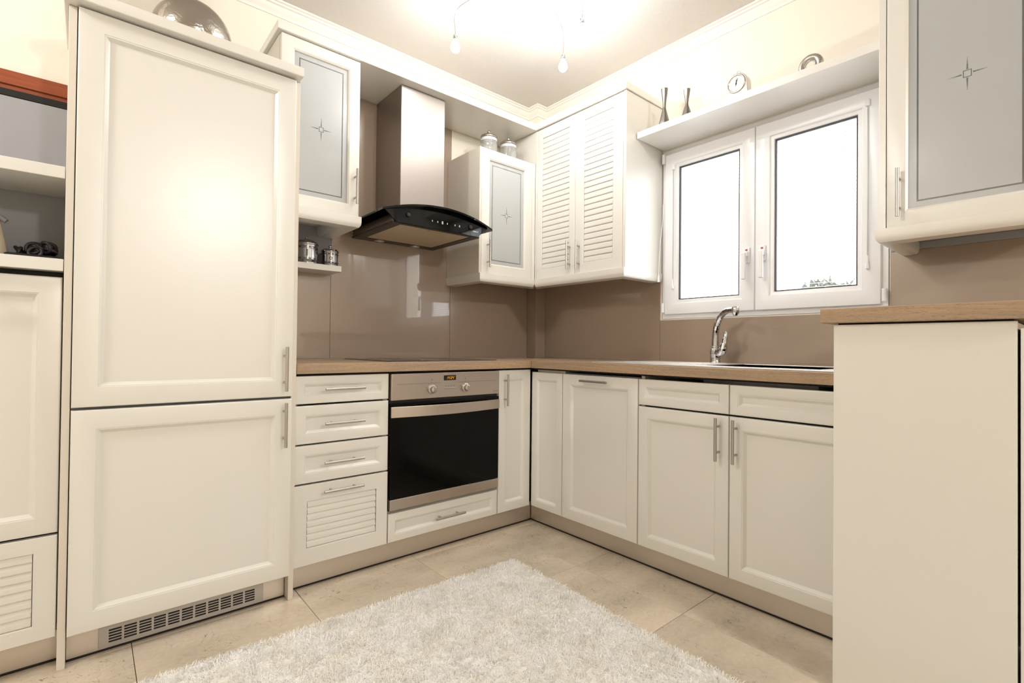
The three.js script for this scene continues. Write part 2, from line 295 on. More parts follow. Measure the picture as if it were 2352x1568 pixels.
// ---- oven with the drawer below it
{
  const t = thing('oven_housing', 'shallow cream drawer unit with one horizontal steel handle beneath the oven', 'cabinet', [-1.103, 0.1, 0.29]);
  put(t, 'side_panel', bx(-1.4035, -1.4015, 0.1, 0.822, 0.01, 0.556, 0), carcass); put(t, 'side_panel', bx(-0.8045, -0.8025, 0.1, 0.822, 0.01, 0.556, 0), carcass);
  put(t, 'bottom_panel', bx(-1.401, -0.805, 0.1, 0.118, 0.01, 0.554), carcass); put(t, 'shelf', bx(-1.401, -0.805, 0.214, 0.23, 0.01, 0.554), carcass);
  front(t, 'drawer', -1.401, -0.806, 0.1, 0.222, FZ, { stile: 0.03, handle: { x: -1.1, y: 0.161 } });

  const o = thing('oven', 'built-in steel oven with black glass door, bowed handle band and orange clock', 'oven', [-1.103, 0.232, 0.29]);
  const L = -1.399, R = -0.808;
  put(o, 'body', bx(L, R, 0.232, 0.822, 0.03, 0.572, 0.002), blackPlastic);
  const cp = put(o, 'control_panel', bx(L, R, 0.706, 0.821, 0.572, 0.59, 0.003), brushed);
  put(cp, 'groove', merge([bx(L + 0.025, -1.15, 0.7735, 0.7748, 0.5895, 0.5904, 0), bx(-1.06, R - 0.02, 0.7735, 0.7748, 0.5895, 0.5904, 0)]), P({ color: '#6d655e', roughness: 0.6 }));
  const disp = canvasTex(256, 100, (c, w, h) => {
    c.fillStyle = '#0a0806'; c.fillRect(0, 0, w, h); c.strokeStyle = '#ffab12'; c.fillStyle = '#ffab12'; c.lineWidth = 7; c.lineCap = 'round';
    const seg = { 1: 'bc', 4: 'fgbc', 0: 'abcdef' }, D = { a: [0, 0, 1, 0], b: [1, 0, 1, 1], c: [1, 1, 1, 2], d: [0, 2, 1, 2], e: [0, 1, 0, 2], f: [0, 0, 0, 1], g: [0, 1, 1, 1] };
    const digit = (n, x) => { for (const s of seg[n]) { const [a, b, p, q] = D[s], tx = (u, v) => x + u * 22 + (2 - v) * 5; c.beginPath(); c.moveTo(tx(a, b), 27 + b * 23); c.lineTo(tx(p, q), 27 + q * 23); c.stroke(); } };
    digit(1, 50); digit(4, 87); c.fillRect(128, 40, 6, 6); c.fillRect(126, 62, 6, 6); digit(0, 140); digit(4, 178); c.beginPath(); c.arc(226, 28, 4, 0, 7); c.fill();
  });
  const dg = new THREE.BoxGeometry(0.066, 0.023, 0.002);
  put(cp, 'display', dg, [0, 1, 2, 3, 4, 5].map((i) => i === 4 ? P({ color: '#050505', map: disp, emissive: '#ffffff', emissiveMap: disp, emissiveIntensity: 0.9, roughness: 0.15 }) : blackPlastic), [-1.1035, 0.7955, 0.5905], 'black display with orange digits');
  const knob = lathe([[0.021, 0], [0.021, 0.007], [0.019, 0.009], [0.0155, 0.0095], [0.015, 0.024], [0.0142, 0.026], [0.0125, 0.0268], [0, 0.0268]], 36).rotateX(Math.PI / 2);
  for (const x of [-1.2, -1.016]) { const k = put(cp, 'knob', knob, handleSteel, [x, 0.7465, 0.5898]); put(k, 'pointer', bx(-0.0012, 0.0012, 0, 0.011, 0, 0.0015, 0), handleSteel, [x, 0.7485, 0.6165]); }
  put(cp, 'button_bar', bx(-1.1345, -1.0725, 0.744, 0.751, 0.5885, 0.5925, 0.0015), handleSteel);
  const marks = [];
  for (const x of [-1.2, -1.016]) { for (let k = 0; k < 7; k++) { const a = (k - 3) * 0.6 + Math.PI * (x < -1.1 ? 1 : 1); marks.push(cyl(0.0016, 0.0006, 'z', 8).translate(x + 0.029 * Math.sin(a + Math.PI), 0.7465 + 0.029 * Math.cos(a + Math.PI), 0.5902)); } marks.push(new THREE.TorusGeometry(0.0034, 0.0008, 4, 4).translate(x, 0.789, 0.5902)); }
  for (let k = 0; k < 4; k++) marks.push(bx(-1.128 + k * 0.0155, -1.1245 + k * 0.0155, 0.7565, 0.7595, 0.5896, 0.5903, 0));
  marks.push(bx(-0.845, -0.8415, 0.719, 0.7235, 0.5896, 0.5903, 0)); for (let k = 0; k < 4; k++) marks.push(bx(-0.838 + k * 0.0046, -0.835 + k * 0.0046, 0.72, 0.7227, 0.5896, 0.5903, 0));
  put(cp, 'printed_symbols', merge(marks), P({ color: '#55504b', roughness: 0.6 })).userData.kind = 'stuff';
  const door = put(o, 'door', bx(L, R, 0.284, 0.694, 0.572, 0.588, 0.002), ovenGlass, null, 'glossy black glass oven door');
  put(door, 'bottom_trim', bx(L, R, 0.238, 0.283, 0.572, 0.59, 0.002), brushed, null, 'brushed steel strip below the glass');
  // bowed band: thin plate whose middle stands further out
  const N = 28, sh = [];
  for (let i = 0; i <= N; i++) { const u = i / N; sh.push(new THREE.Vector2(L + 0.001 + (R - L - 0.002) * u, -(0.592 + 0.034 * Math.sin(Math.PI * u)))); }
  const inner = sh.map((p) => new THREE.Vector2(p.x, p.y + 0.007)).reverse();
  const bg = new THREE.ExtrudeGeometry(new THREE.Shape([...sh, ...inner]), { depth: 0.044, bevelEnabled: true, bevelSize: 0.001, bevelThickness: 0.001, bevelSegments: 1 }); bg.rotateX(-Math.PI / 2); bg.translate(0, 0.634, 0);
  put(door, 'handle', boxUV(toCreasedNormals(bg, 0.4)), brushed, null, 'bowed brushed steel handle band');
  put(door, 'vent_slot', bx(L + 0.02, R - 0.02, 0.696, 0.704, 0.571, 0.5735, 0), blackPlastic);
}
// ---- narrow cabinet left of the corner
{
  const t = thing('narrow_cabinet', 'tall slim cream base cabinet with one upright handle, right of the oven at the corner', 'cabinet', [-0.7, 0.1, 0.29]);
  box5(t, -0.802, -0.604, 0.1, 0.822, 0.01, 0.556);
  front(t, 'door', -0.801, -0.5845, 0.1, 0.822, FZ, { stile: 0.044, handle: { x: -0.766, y: 0.722, v: 1 } });
}
// ---- window-wall base units (own x = world z)
{
  const t = thing('corner_cabinet', 'narrow handleless cream corner cabinet door left of the dishwasher front', 'cabinet', [0.69, 0.1, 0.29], 'B');
  box5(t, 0.606, 0.806, 0.1, 0.822, 0.01, 0.556);
  front(t, 'door', 0.5845, 0.8065, 0.1, 0.81, FZ, { stile: 0.036 });
  const d = thing('dishwasher', 'integrated dishwasher behind a plain cream door with a horizontal handle near its top', 'dishwasher', [1.033, 0.1, 0.29], 'B');
  put(d, 'body', bx(0.813, 1.253, 0.1, 0.815, 0.03, 0.556, 0.004), carcassGrey);
  front(d, 'door', 0.8105, 1.2545, 0.1, 0.81, FZ, { stile: 0.05, handle: { x: 1.027, y: 0.784 } });
  const s = thing('sink_cabinet', 'wide cream sink cabinet with two doors and two dummy drawer fronts', 'cabinet', [1.66, 0.1, 0.29], 'B');
  put(s, 'side_panel', bx(1.257, 1.275, 0.1, 0.822, 0.01, 0.556), carcass); put(s, 'side_panel', bx(2.037, 2.055, 0.1, 0.822, 0.01, 0.556), carcass); put(s, 'bottom_panel', bx(1.275, 2.037, 0.1, 0.118, 0.01, 0.554), carcass);
  put(s, 'back_panel', bx(1.275, 2.037, 0.118, 0.6, 0.01, 0.016, 0), carcass); put(s, 'centre_post', bx(1.646, 1.664, 0.118, 0.7, 0.5, 0.556), carcass);
  put(s, 'rail', bx(1.275, 2.037, 0.69, 0.704, 0.53, 0.556), shadowGap);
  for (const [a, b, hx] of [[1.259, 1.6535, 1.618], [1.657, 2.0545, 1.683]]) {
    front(s, 'drawer_front', a, b, 0.7, 0.81, FZ, { stile: 0.031 });
    front(s, 'door', a, b, 0.1, 0.693, FZ, { stile: 0.046, handle: { x: hx, y: 0.605, v: 1 } });
  }
}
// ---- plinths
{
  const a = thing('plinth', 'brushed metal plinth under the drawers and oven along the oven wall', 'plinth', [-1.16, 0, 0.53]);
  put(a, 'board', bx(-1.789, -0.532, 0.004, 0.099, 0.514, 0.53, 0.0015), plinthMetal); put(a, 'seal_strip', bx(-1.789, -0.532, 0, 0.006, 0.512, 0.5325, 0.001), shadowGap);
  const b = thing('plinth', 'brushed metal plinth under the dishwasher and sink cabinet along the window wall', 'plinth', [1.3, 0, 0.53], 'B');
  put(b, 'board', bx(0.516, 2.055, 0.004, 0.099, 0.512, 0.528, 0.0015), plinthMetal); put(b, 'seal_strip', bx(0.516, 2.055, 0, 0.006, 0.51, 0.5305, 0.001), shadowGap);
}
// ---- worktop: two mitred lengths, cut out for the sink
{
  const t = thing('worktop', 'oak-effect L-shaped worktop running under hob, faucet and sink', 'worktop', [-0.9, 0.831, 0.3]);
  const prof = [[0.0015, 0.831], [0, 0.8325], [0, 0.8685], [0.0015, 0.87], [0.002, 0.87]];
  put(t, 'worktop_length', planLoft([[-1.79, 0.0005], [-0.0005, 0.0005], [-0.602, 0.602], [-1.79, 0.602]], prof), worktopWood);
  // window wall length, modelled in world axes; uv turned along the run
  const shp = new THREE.Shape([[-0.0005, 0.002], [-0.0005, 2.056], [-0.602, 2.056], [-0.602, 0.6035]].map((p) => new THREE.Vector2(p[0], -p[1])));
  shp.holes.push(new THREE.Path([[-0.12, 1.5], [-0.12, 1.93], [-0.5, 1.93], [-0.5, 1.5]].map((p) => new THREE.Vector2(p[0], -p[1]))));
  const g = new THREE.ExtrudeGeometry(shp, { depth: 0.036, bevelEnabled: true, bevelThickness: 0.0015, bevelSize: 0.0015, bevelOffset: -0.0015, bevelSegments: 2 }); g.rotateX(-Math.PI / 2); g.translate(0, 0.8325, 0);
  boxUV(g); { const u = g.attributes.uv, n = g.attributes.normal; for (let i = 0; i < u.count; i++) if (Math.abs(n.getY(i)) > 0.7) u.setXY(i, u.getY(i), u.getX(i)); }
  put(t, 'worktop_length', g, worktopWood);
}
{ // dark strip standing in for the shaded gap between worktop and fronts
  const s = thing('shadow_strip', 'dark strip added as the shade in the gap between worktop and cabinet fronts', 'strip', [-0.9, 0.8225, 0.56]);
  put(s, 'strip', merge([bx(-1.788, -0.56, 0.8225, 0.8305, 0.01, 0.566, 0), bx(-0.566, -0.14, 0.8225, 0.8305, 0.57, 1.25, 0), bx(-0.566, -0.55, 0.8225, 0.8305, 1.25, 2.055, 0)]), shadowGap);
}
// ---- hob
{
  const t = thing('hob', 'flat black glass hob set into the worktop above the oven', 'hob', [-1.1, 0.87, 0.31]);
  put(t, 'glass_plate', planLoft([[-1.39, 0.06], [-0.81, 0.06], [-0.81, 0.57], [-1.39, 0.57]], [[0, 0.8702], [0, 0.8735], [0.002, 0.8752]]), blackGlass);
  put(t, 'trim', planLoft([[-1.393, 0.057], [-0.807, 0.057], [-0.807, 0.573], [-1.393, 0.573]], [[0, 0.8702], [0, 0.8728], [0.0028, 0.8728], [0.0028, 0.8702]], { caps: false, closed: true }), handleSteel);
  for (const [x, z, r] of [[-1.25, 0.2, 0.09], [-1.25, 0.43, 0.075], [-0.95, 0.2, 0.075], [-0.95, 0.42, 0.1]]) put(t, 'cooking_zone', new THREE.TorusGeometry(r, 0.0006, 4, 48).rotateX(Math.PI / 2), P({ color: '#4a4a4a', roughness: 0.4 }), [x, 0.8752, z]);
}
// ---- sink and faucet
{
  const t = thing('sink', 'stainless steel inset sink with drainer below the window', 'sink', [1.5, 0.87, 0.3], 'B');
  const steel = P({ color: '#e4e2df', metalness: 1, roughness: 0.42 });
  const shp = new THREE.Shape([[0.985, 0.075], [1.99, 0.075], [1.99, 0.565], [0.985, 0.565]].map((p) => new THREE.Vector2(p[0], -p[1])));
  shp.holes.push(new THREE.Path([[1.505, 0.125], [1.505, 0.495], [1.925, 0.495], [1.925, 0.125]].map((p) => new THREE.Vector2(p[0], -p[1]))));
  const g = new THREE.ExtrudeGeometry(shp, { depth: 0.0025, bevelEnabled: true, bevelThickness: 0.0015, bevelSize: 0.003, bevelOffset: -0.003, bevelSegments: 3 }); g.rotateX(-Math.PI / 2); g.translate(0, 0.8717, 0);
  put(t, 'rim', g, steel);
  put(t, 'basin', planLoft([[1.503, 0.123], [1.927, 0.123], [1.927, 0.497], [1.503, 0.497]], [[0, 0.872], [0.004, 0.86], [0.01, 0.73], [0.022, 0.713], [0.05, 0.71], [0.05, 0.708], [0.02, 0.711], [0.0085, 0.729], [0.0025, 0.86], [-0.0015, 0.872]], { caps: true }), steel);
  for (let k = 0; k < 8; k++) put(t, 'drainer_rib', bx(1.05, 1.44, 0.8745, 0.8772, 0.15 + k * 0.045, 0.162 + k * 0.045, 0.0013), steel);
  put(t, 'drain', lathe([[0.036, 0], [0.034, 0.003], [0.02, 0.0015], [0, 0.001]], 24), chrome, [1.715, 0.711, 0.31]);

  const f = thing('faucet', 'curved chrome swan-neck kitchen faucet with side lever standing behind the sink', 'faucet', [1.355, 0.8747, 0.1], 'B');
  const X = 1.355, Z = 0.1, y = 0.8747;
  put(f, 'base', lathe([[0, 0], [0.026, 0], [0.026, 0.003], [0.0235, 0.006], [0.023, 0.03], [0.0245, 0.04], [0.0245, 0.058], [0.021, 0.068], [0.0165, 0.072], [0, 0.072]], 32), chrome, [X, y, Z]);
  const dir = [0.8, 0.6], reach = 0.185, pts = [];
  for (const [r, h] of [[0, 0.055], [0, 0.11], [0.004, 0.15], [0.022, 0.19], [0.056, 0.222], [0.1, 0.24], [0.145, 0.243], [0.172, 0.239]]) pts.push([X + dir[0] * r, y + h, Z + dir[1] * r]);
  const sweep = (path, rad, seg = 48, ring = 18) => {      // a round bar that tapers along its path
    const cv = new THREE.CatmullRomCurve3(path.map((p) => new THREE.Vector3(...p))), fr = cv.computeFrenetFrames(seg), o = [], out = [];
    for (let k = 0; k <= seg; k++) { const p = cv.getPointAt(k / seg), r = rad(k / seg), R = []; for (let i = 0; i < ring; i++) { const a = i / ring * 2 * Math.PI; R.push(p.clone().addScaledVector(fr.normals[k], r * Math.cos(a)).addScaledVector(fr.binormals[k], r * Math.sin(a)).toArray()); } o.push(R); }
    for (let k = 0; k < seg; k++) for (let i = 0; i < ring; i++) { const j = (i + 1) % ring; out.push(...o[k][j], ...o[k][i], ...o[k + 1][i], ...o[k][j], ...o[k + 1][i], ...o[k + 1][j]); }
    for (const [R, q, flip] of [[o[0], path[0], 0], [o[seg], path[path.length - 1], 1]]) for (let i = 0; i < ring; i++) { const j = (i + 1) % ring; flip ? out.push(...R[j], ...R[i], ...q) : out.push(...R[i], ...R[j], ...q); }
    const g = new THREE.BufferGeometry(); g.setAttribute('position', new THREE.Float32BufferAttribute(out, 3)); return toCreasedNormals(g, 1);
  };
  put(f, 'spout', sweep(pts, (k) => 0.0165 - 0.0045 * k), chrome);
  put(f, 'collar', lathe([[0.0135, 0], [0.0185, 0.003], [0.0185, 0.007], [0.0165, 0.01]], 24), chrome, [X, y + 0.072, Z]);
  put(f, 'aerator', lathe([[0, -0.012], [0.009, -0.011], [0.0105, -0.006], [0.0125, -0.004], [0.0155, 0.003], [0.0165, 0.02], [0.014, 0.028], [0, 0.03]], 24), chrome, [X + dir[0] * reach, y + 0.226, Z + dir[1] * reach]);
  put(f, 'lever', sweep([[X + 0.004, y + 0.052, Z + 0.004], [X + 0.03, y + 0.05, Z + 0.012], [X + 0.044, y + 0.064, Z + 0.014], [X + 0.05, y + 0.095, Z + 0.014], [X + 0.056, y + 0.135, Z + 0.012], [X + 0.057, y + 0.152, Z + 0.012]], (k) => k < 0.3 ? 0.0175 + 0.01 * k : k > 0.97 ? 0.003 : 0.0205 - 0.0145 * (k - 0.3) / 0.7), chrome);
}

// ---------------------------------------------------------------- tall fridge housing
{
  const t = thing('fridge_housing', 'tall cream fridge-freezer housing with two panelled doors and a vent grille at its foot', 'fridge', [-2.114, 0, 0.3]);
  put(t, 'side_panel', bx(-1.81, -1.7915, 0, 1.92, 0.0, 0.602), carcass); put(t, 'side_panel', bx(-2.438, -2.4195, 0, 1.92, 0.0, 0.602), carcass);
  put(t, 'body', bx(-2.4185, -1.811, 0.1, 1.915, 0.03, 0.594, 0.002), carcassGrey);
  const up = front(t, 'upper_door', -2.417, -1.8105, 0.752, 1.916, 0.622, { stile: 0.058, handle: { x: -1.839, y: 0.853, v: 1 } });
  const lo = front(t, 'lower_door', -2.417, -1.8105, 0.097, 0.744, 0.622, { stile: 0.056, handle: { x: -1.839, y: 0.652, v: 1 } });
  put(t, 'top_board', planLoft([[-2.45, 0.0], [-1.795, 0.0], [-1.795, 0.652], [-2.45, 0.652]], [[0.002, 1.921], [0, 1.923], [0, 1.952], [0.001, 1.955], [0.004, 1.956]]), lacquer);
  put(t, 'plinth', bx(-2.4185, -1.812, 0.004, 0.096, 0.548, 0.562, 0.001), plinthMetal); put(t, 'seal_strip', bx(-2.4185, -1.812, 0, 0.006, 0.546, 0.5645, 0.001), shadowGap);
  const gr = new THREE.Shape([[-2.345, 0.012], [-1.885, 0.012], [-1.885, 0.074], [-2.345, 0.074]].map((p) => new THREE.Vector2(...p)));
  for (let k = 0; k < 11; k++) for (let j = 0; j < 5; j++) { const x = -2.321 + k * 0.0376, y = 0.0225 + j * 0.0086; gr.holes.push(new THREE.Path([[x, y], [x, y + 0.0056], [x + 0.0315, y + 0.0056], [x + 0.0315, y]].map((p) => new THREE.Vector2(...p)))); }
  const gg = new THREE.ExtrudeGeometry(gr, { depth: 0.004, bevelEnabled: false }); gg.translate(0, 0, 0.5635);
  const gm = put(t, 'vent_grille', boxUV(gg), P({ color: '#b1aca6', metalness: 0.6, roughness: 0.4 }), null, 'grey slotted ventilation grille');
  put(gm, 'backing', bx(-2.34, -1.89, 0.016, 0.07, 0.5621, 0.5633, 0), shadowGap);
}
// ---------------------------------------------------------------- tall shelf unit at the left edge
{
  const t = thing('shelf_unit', 'cream half-tall unit left of the fridge with open shelves over a door and louvred drawer', 'cabinet', [-2.66, 0, 0.3]);
  const L = -2.88, R = -2.4395;
  put(t, 'shelf', bx(L, R, 1.417, 1.452, 0.318, 0.585, 0.002), lacquer); put(t, 'top_board', bx(L, R, 1.146, 1.181, 0.051, 0.6, 0.002), lacquer);
  put(t, 'back_panel', bx(L, R, 1.182, 1.712, 0.302, 0.316, 0), shelfAndShadeGrey, null, 'grey painted back of the open shelves');
  put(t, 'upper_strip', bx(L, R, 1.714, 1.7345, 0.302, 0.318, 0), shadowGap);
  put(t, 'side_panel', bx(L - 0.018, L, 0, 1.75, 0.302, 0.585), carcass);
  put(t, 'body', bx(L, R, 0.1, 1.144, 0.051, 0.55, 0.002), carcass); put(t, 'shadow_gap', bx(L + 0.002, R - 0.002, 0.11, 1.143, 0.5505, 0.557, 0), shadowGap);
  front(t, 'door', L + 0.002, R - 0.002, 0.392, 1.13, FZ, { stile: 0.048, handle: { x: -2.652, y: 1.105 } });
  front(t, 'drawer', L + 0.002, R - 0.002, 0.092, 0.385, FZ, { louvre: { n: 8, sx: 0.05, sy: 0.044 } });
  put(t, 'plinth', bx(L, R, 0.004, 0.09, 0.516, 0.53, 0.001), plinthMetal); put(t, 'seal_strip', bx(L, R, 0, 0.006, 0.515, 0.5325, 0), shadowGap);
}
{ // things on those shelves
  const r = rng(91), dark = P({ color: '#2b2b2d', roughness: 0.35, metalness: 0.35 });
  const t = thing('ornamental_tray', 'low dark grey carved tray of knobbly curls on the open shelf left of fridge', 'tray', [-2.492, 1.181, 0.44]);
  put(t, 'tray', planLoft([[-2.568, 0.38], [-2.453, 0.38], [-2.453, 0.5], [-2.568, 0.5]], [[0.006, 1.1812], [0, 1.186], [-0.002, 1.196], [0.004, 1.2], [0.008, 1.194]]), dark);
  for (let k = 0; k < 16; k++) { const g = new THREE.TorusGeometry(0.012 + 0.006 * r(), 0.005, 7, 14); g.rotateX(r() * 3); g.rotateY(r() * 3); put(t, 'curl', g, dark, [-2.543 + 0.072 * r(), 1.206 + 0.014 * r() + (k % 4 ? 0 : 0.012), 0.4 + 0.08 * r()]); }
  const c = thing('pitcher', 'cream tapered pitcher with grey spout lip at the far left shelf edge', 'pitcher', [-2.622, 1.1815, 0.44]);
  put(c, 'body', lathe([[0, 0], [0.058, 0], [0.06, 0.004], [0.048, 0.07], [0.036, 0.13], [0.033, 0.13], [0.03, 0.122], [0, 0.02]], 36), P({ color: '#d9cbb4', roughness: 0.4 }), [-2.622, 1.1815, 0.44]);
  put(c, 'lip', tube([[-2.652, 1.308, 0.44], [-2.615, 1.312, 0.445], [-2.586, 1.307, 0.45], [-2.57, 1.294, 0.453]], 0.007, 20, 10), P({ color: '#8a8a8c', roughness: 0.4 }));
}
{ // silver globe on the fridge housing
  const t = thing('globe_vase', 'large hammered silver globe vase on top of the fridge housing', 'vase', [-2.105, 1.956, 0.36]);
  const p = []; for (let k = 0; k <= 36; k++) { const a = -Math.PI / 2 + 0.42 + k / 36 * (Math.PI - 0.42 - 0.36); p.push([0.128 * Math.cos(a), 0.118 + 0.128 * Math.sin(a)]); }
  const g = lathe([[0, 0], [p[0][0] - 0.002, 0], ...p, [p[36][0] - 0.004, p[36][1] - 0.002], [p[36][0] - 0.012, p[36][1] - 0.03], [0, 0.03]], 64);
  const dents = tex(512, 256, (u, v) => { let s = 128 + 50 * n1(u * 46, v * 26) + 30 * n2(u * 90, v * 50); return [s, s, s]; }, false);
  put(t, 'body', g, P({ color: '#b8b2aa', metalness: 1, roughness: 0.16, bumpMap: dents, bumpScale: 0.0012 }), [-2.105, 1.956, 0.36]);
}

// ---------------------------------------------------------------- wall cabinets
function etched(w, h, seed, strength) {                     // etched line frame and star on a frosted pane; clear lines are smooth, frost is rough
  const draw = (bg, fg, soft) => (c, W, Hh) => {
    c.fillStyle = bg; c.fillRect(0, 0, W, Hh); const k = W / w, X = (x) => (x + w / 2) * k, Y = (y) => (h / 2 - y) * k; c.strokeStyle = fg; c.fillStyle = fg;
    const m = 0.025; c.lineWidth = 0.0045 * k; c.strokeRect(X(-w / 2 + m), Y(h / 2 - m), (w - 2 * m) * k, (h - 2 * m) * k);
    c.lineWidth = 0.002 * k; c.strokeRect(X(-0.009), Y(0.01), 0.018 * k, 0.02 * k);
    for (const [dx, dy] of [[1, 0], [-1, 0], [0, 1], [0, -1]]) { c.beginPath(); c.moveTo(X(dx * 0.013 - dy * 0.002), Y(dy * 0.013 + dx * 0.002)); c.lineTo(X(dx * 0.045), Y(dy * 0.052)); c.lineTo(X(dx * 0.013 + dy * 0.002), Y(dy * 0.013 - dx * 0.002)); c.fill(); }
  };
  const W = 512, Hh = Math.round(W * h / w);
  return [canvasTex(W, Hh, draw('#f2f5f5', strength)), canvasTex(W, Hh, draw('#b4b4b4', '#202020'), false)];
}
function glassDoor(t, x0, x1, y0, y1, zf, stile, handle, tone) {
  const X = (x0 + x1) / 2, Y = (y0 + y1) / 2, w = x1 - x0, h = y1 - y0;
  const d = put(t, 'door', frameDoor(w, h, stile), lacquer, [X, Y, zf]);
  const gw = w - 2 * stile, gh = h - 2 * stile, [map, rough] = etched(gw, gh, 1, tone);
  const g = new THREE.BoxGeometry(gw + 0.006, gh + 0.006, 0.004);
  put(d, 'glass_pane', g, P({ map, color: '#ffffff', transmission: 0.55, thickness: 0.004, ior: 1.5, roughness: 0.4, roughnessMap: rough, clearcoat: 1, clearcoatRoughness: 0.12 }), [X, Y, zf - 0.014], 'frosted pane with etched line frame and star');
  put(d, 'handle', barV, handleSteel, [handle[0], handle[1], zf + 0.0295], 'slim brushed steel bar handle');
  return d;
}
const shelfGlass = P({ color: '#4f5a57', roughness: 0.25 });                // green-grey glass shelves, dark at the edge
const insides = P({ color: '#e4e3e0', roughness: 0.5 });
function wallCarcass(t, x0, x1, y0, y1, depth, shelves) {
  box5(t, x0, x1, y0, y1, 0.0065, depth, carcass);
  for (const s of shelves) put(t, 'shelf', bx(x0 + 0.019, x1 - 0.019, s, s + 0.016, 0.015, depth - 0.012), insides);
}
const PEL = [[0.02, 0], [0.008, 0.003], [0.002, 0.011], [0, 0.022], [0, 0.044], [0.001, 0.045]];
const pelmetProf = (y0, hgt) => PEL.map(([d, v]) => [d, y0 + v * hgt / 0.045]);
{
  const t = thing('glass_wall_cabinet', 'tall cream wall cabinet with frosted glass door left of the hood', 'wall cabinet', [-1.615, 1.53, 0.16]);
  wallCarcass(t, -1.789, -1.441, 1.532, 2.249, 0.309, [1.78, 2.02]);
  glassDoor(t, -1.787, -1.443, 1.532, 2.248, 0.331, 0.055, [-1.464, 1.663], '#8f9698');
  put(t, 'pelmet', planLoft([[-1.789, 0.26], [-1.52, 0.26], [-1.52, 0.0065], [-1.436, 0.0065], [-1.436, 0.347], [-1.789, 0.347]], pelmetProf(1.478, 0.052)), lacquer, null, 'rounded cream light rail under the cabinet');
  put(t, 'light_strip', bx(-1.78, -1.56, 1.512, 1.53, 0.12, 0.17, 0.003), carcass);
}
{
  const t = thing('glass_wall_cabinet', 'shorter cream wall cabinet with frosted glass door, carrying two jars, right of the hood', 'wall cabinet', [-0.55, 1.35, 0.16]);
  const y0 = 1.349, y1 = 2.05;
  put(t, 'side_panel', bx(-0.752, -0.738, y0, y1, 0.0065, 0.331), carcass); put(t, 'side_panel', bx(-0.372, -0.357, y0, y1, 0.0065, 0.309), carcass);
  put(t, 'top_panel', bx(-0.738, -0.372, y1 - 0.018, y1, 0.0065, 0.309), carcass); put(t, 'bottom_panel', bx(-0.738, -0.372, y0, y0 + 0.018, 0.0065, 0.309), carcass); put(t, 'back_panel', bx(-0.738, -0.372, y0 + 0.018, y1 - 0.018, 0.0065, 0.012, 0), carcass);
  put(t, 'corner_post', bx(-0.3565, -0.3315, y0, 2.05, 0.3, 0.3305), lacquer);
  for (const s of [1.58, 1.81]) put(t, 'shelf', bx(-0.737, -0.373, s, s + 0.016, 0.015, 0.29), insides);
  glassDoor(t, -0.736, -0.357, y0, y1, 0.331, 0.06, [-0.696, 1.462], '#8f9698');
  put(t, 'pelmet', planLoft([[-0.756, 0.0065], [-0.756, 0.347], [-0.3475, 0.347], [-0.2625, 0.262], [-0.68, 0.262], [-0.68, 0.0065]], pelmetProf(1.299, 0.0495)), lacquer, null, 'rounded cream light rail under the cabinet');
}
{
  const t = thing('louvred_wall_cabinet', 'tall cream corner wall cabinet with two louvred doors beside the window', 'wall cabinet', [0.66, 1.35, 0.16], 'B');
  const y0 = 1.349;
  put(t, 'side_panel', bx(0.981, 0.999, y0, 2.249, 0.0065, 0.331), lacquer, null, 'plain end panel facing the window');
  put(t, 'bottom_panel', bx(0.1, 0.98, y0, y0 + 0.018, 0.0065, 0.309), carcass); put(t, 'top_panel', bx(0.1, 0.98, 2.231, 2.249, 0.0065, 0.309), carcass); put(t, 'back_panel', bx(0.1, 0.98, 1.502, 2.23, 0.0065, 0.012, 0), carcass);
  put(t, 'corner_board', bx(0.0975, 0.345, 2.052, 2.249, 0.314, 0.33), lacquer); put(t, 'filler', bx(0.331, 0.344, y0, 2.249, 0.31, 0.331), lacquer);
  front(t, 'door', 0.346, 0.654, y0, 2.247, 0.331, { louvre: { n: 25, f: 0.75, sx: 0.044, sy: 0.056 }, handle: { x: 0.62, y: 1.458, v: 1 } });
  front(t, 'door', 0.6565, 0.979, y0, 2.247, 0.331, { louvre: { n: 25, f: 0.75, sx: 0.062, sy: 0.056 }, handle: { x: 0.69, y: 1.452, v: 1 } });
  put(t, 'pelmet', planLoft([[0.3475, 0.347], [1.003, 0.347], [1.003, 0.0065], [0.93, 0.0065], [0.93, 0.262], [0.2625, 0.262]], pelmetProf(1.299, 0.0495)), lacquer, null, 'rounded cream light rail under the cabinet');
}
{
  const t = thing('canopy_board', 'long L-shaped cream board over the hood and wall cabinets below the ceiling', 'board', [-0.9, 2.2505, 0.17]);
  put(t, 'board', planLoft([[-1.805, 0.0065], [-0.0935, 0.0065], [-0.0935, 0.0935], [-0.0065, 0.0935], [-0.0065, 1.006], [-0.345, 1.006], [-0.345, 0.345], [-1.805, 0.345]], [[0.002, 2.2505], [0, 2.2525], [0, 2.286], [0.0015, 2.289], [0.004, 2.29]]), lacquer);
}
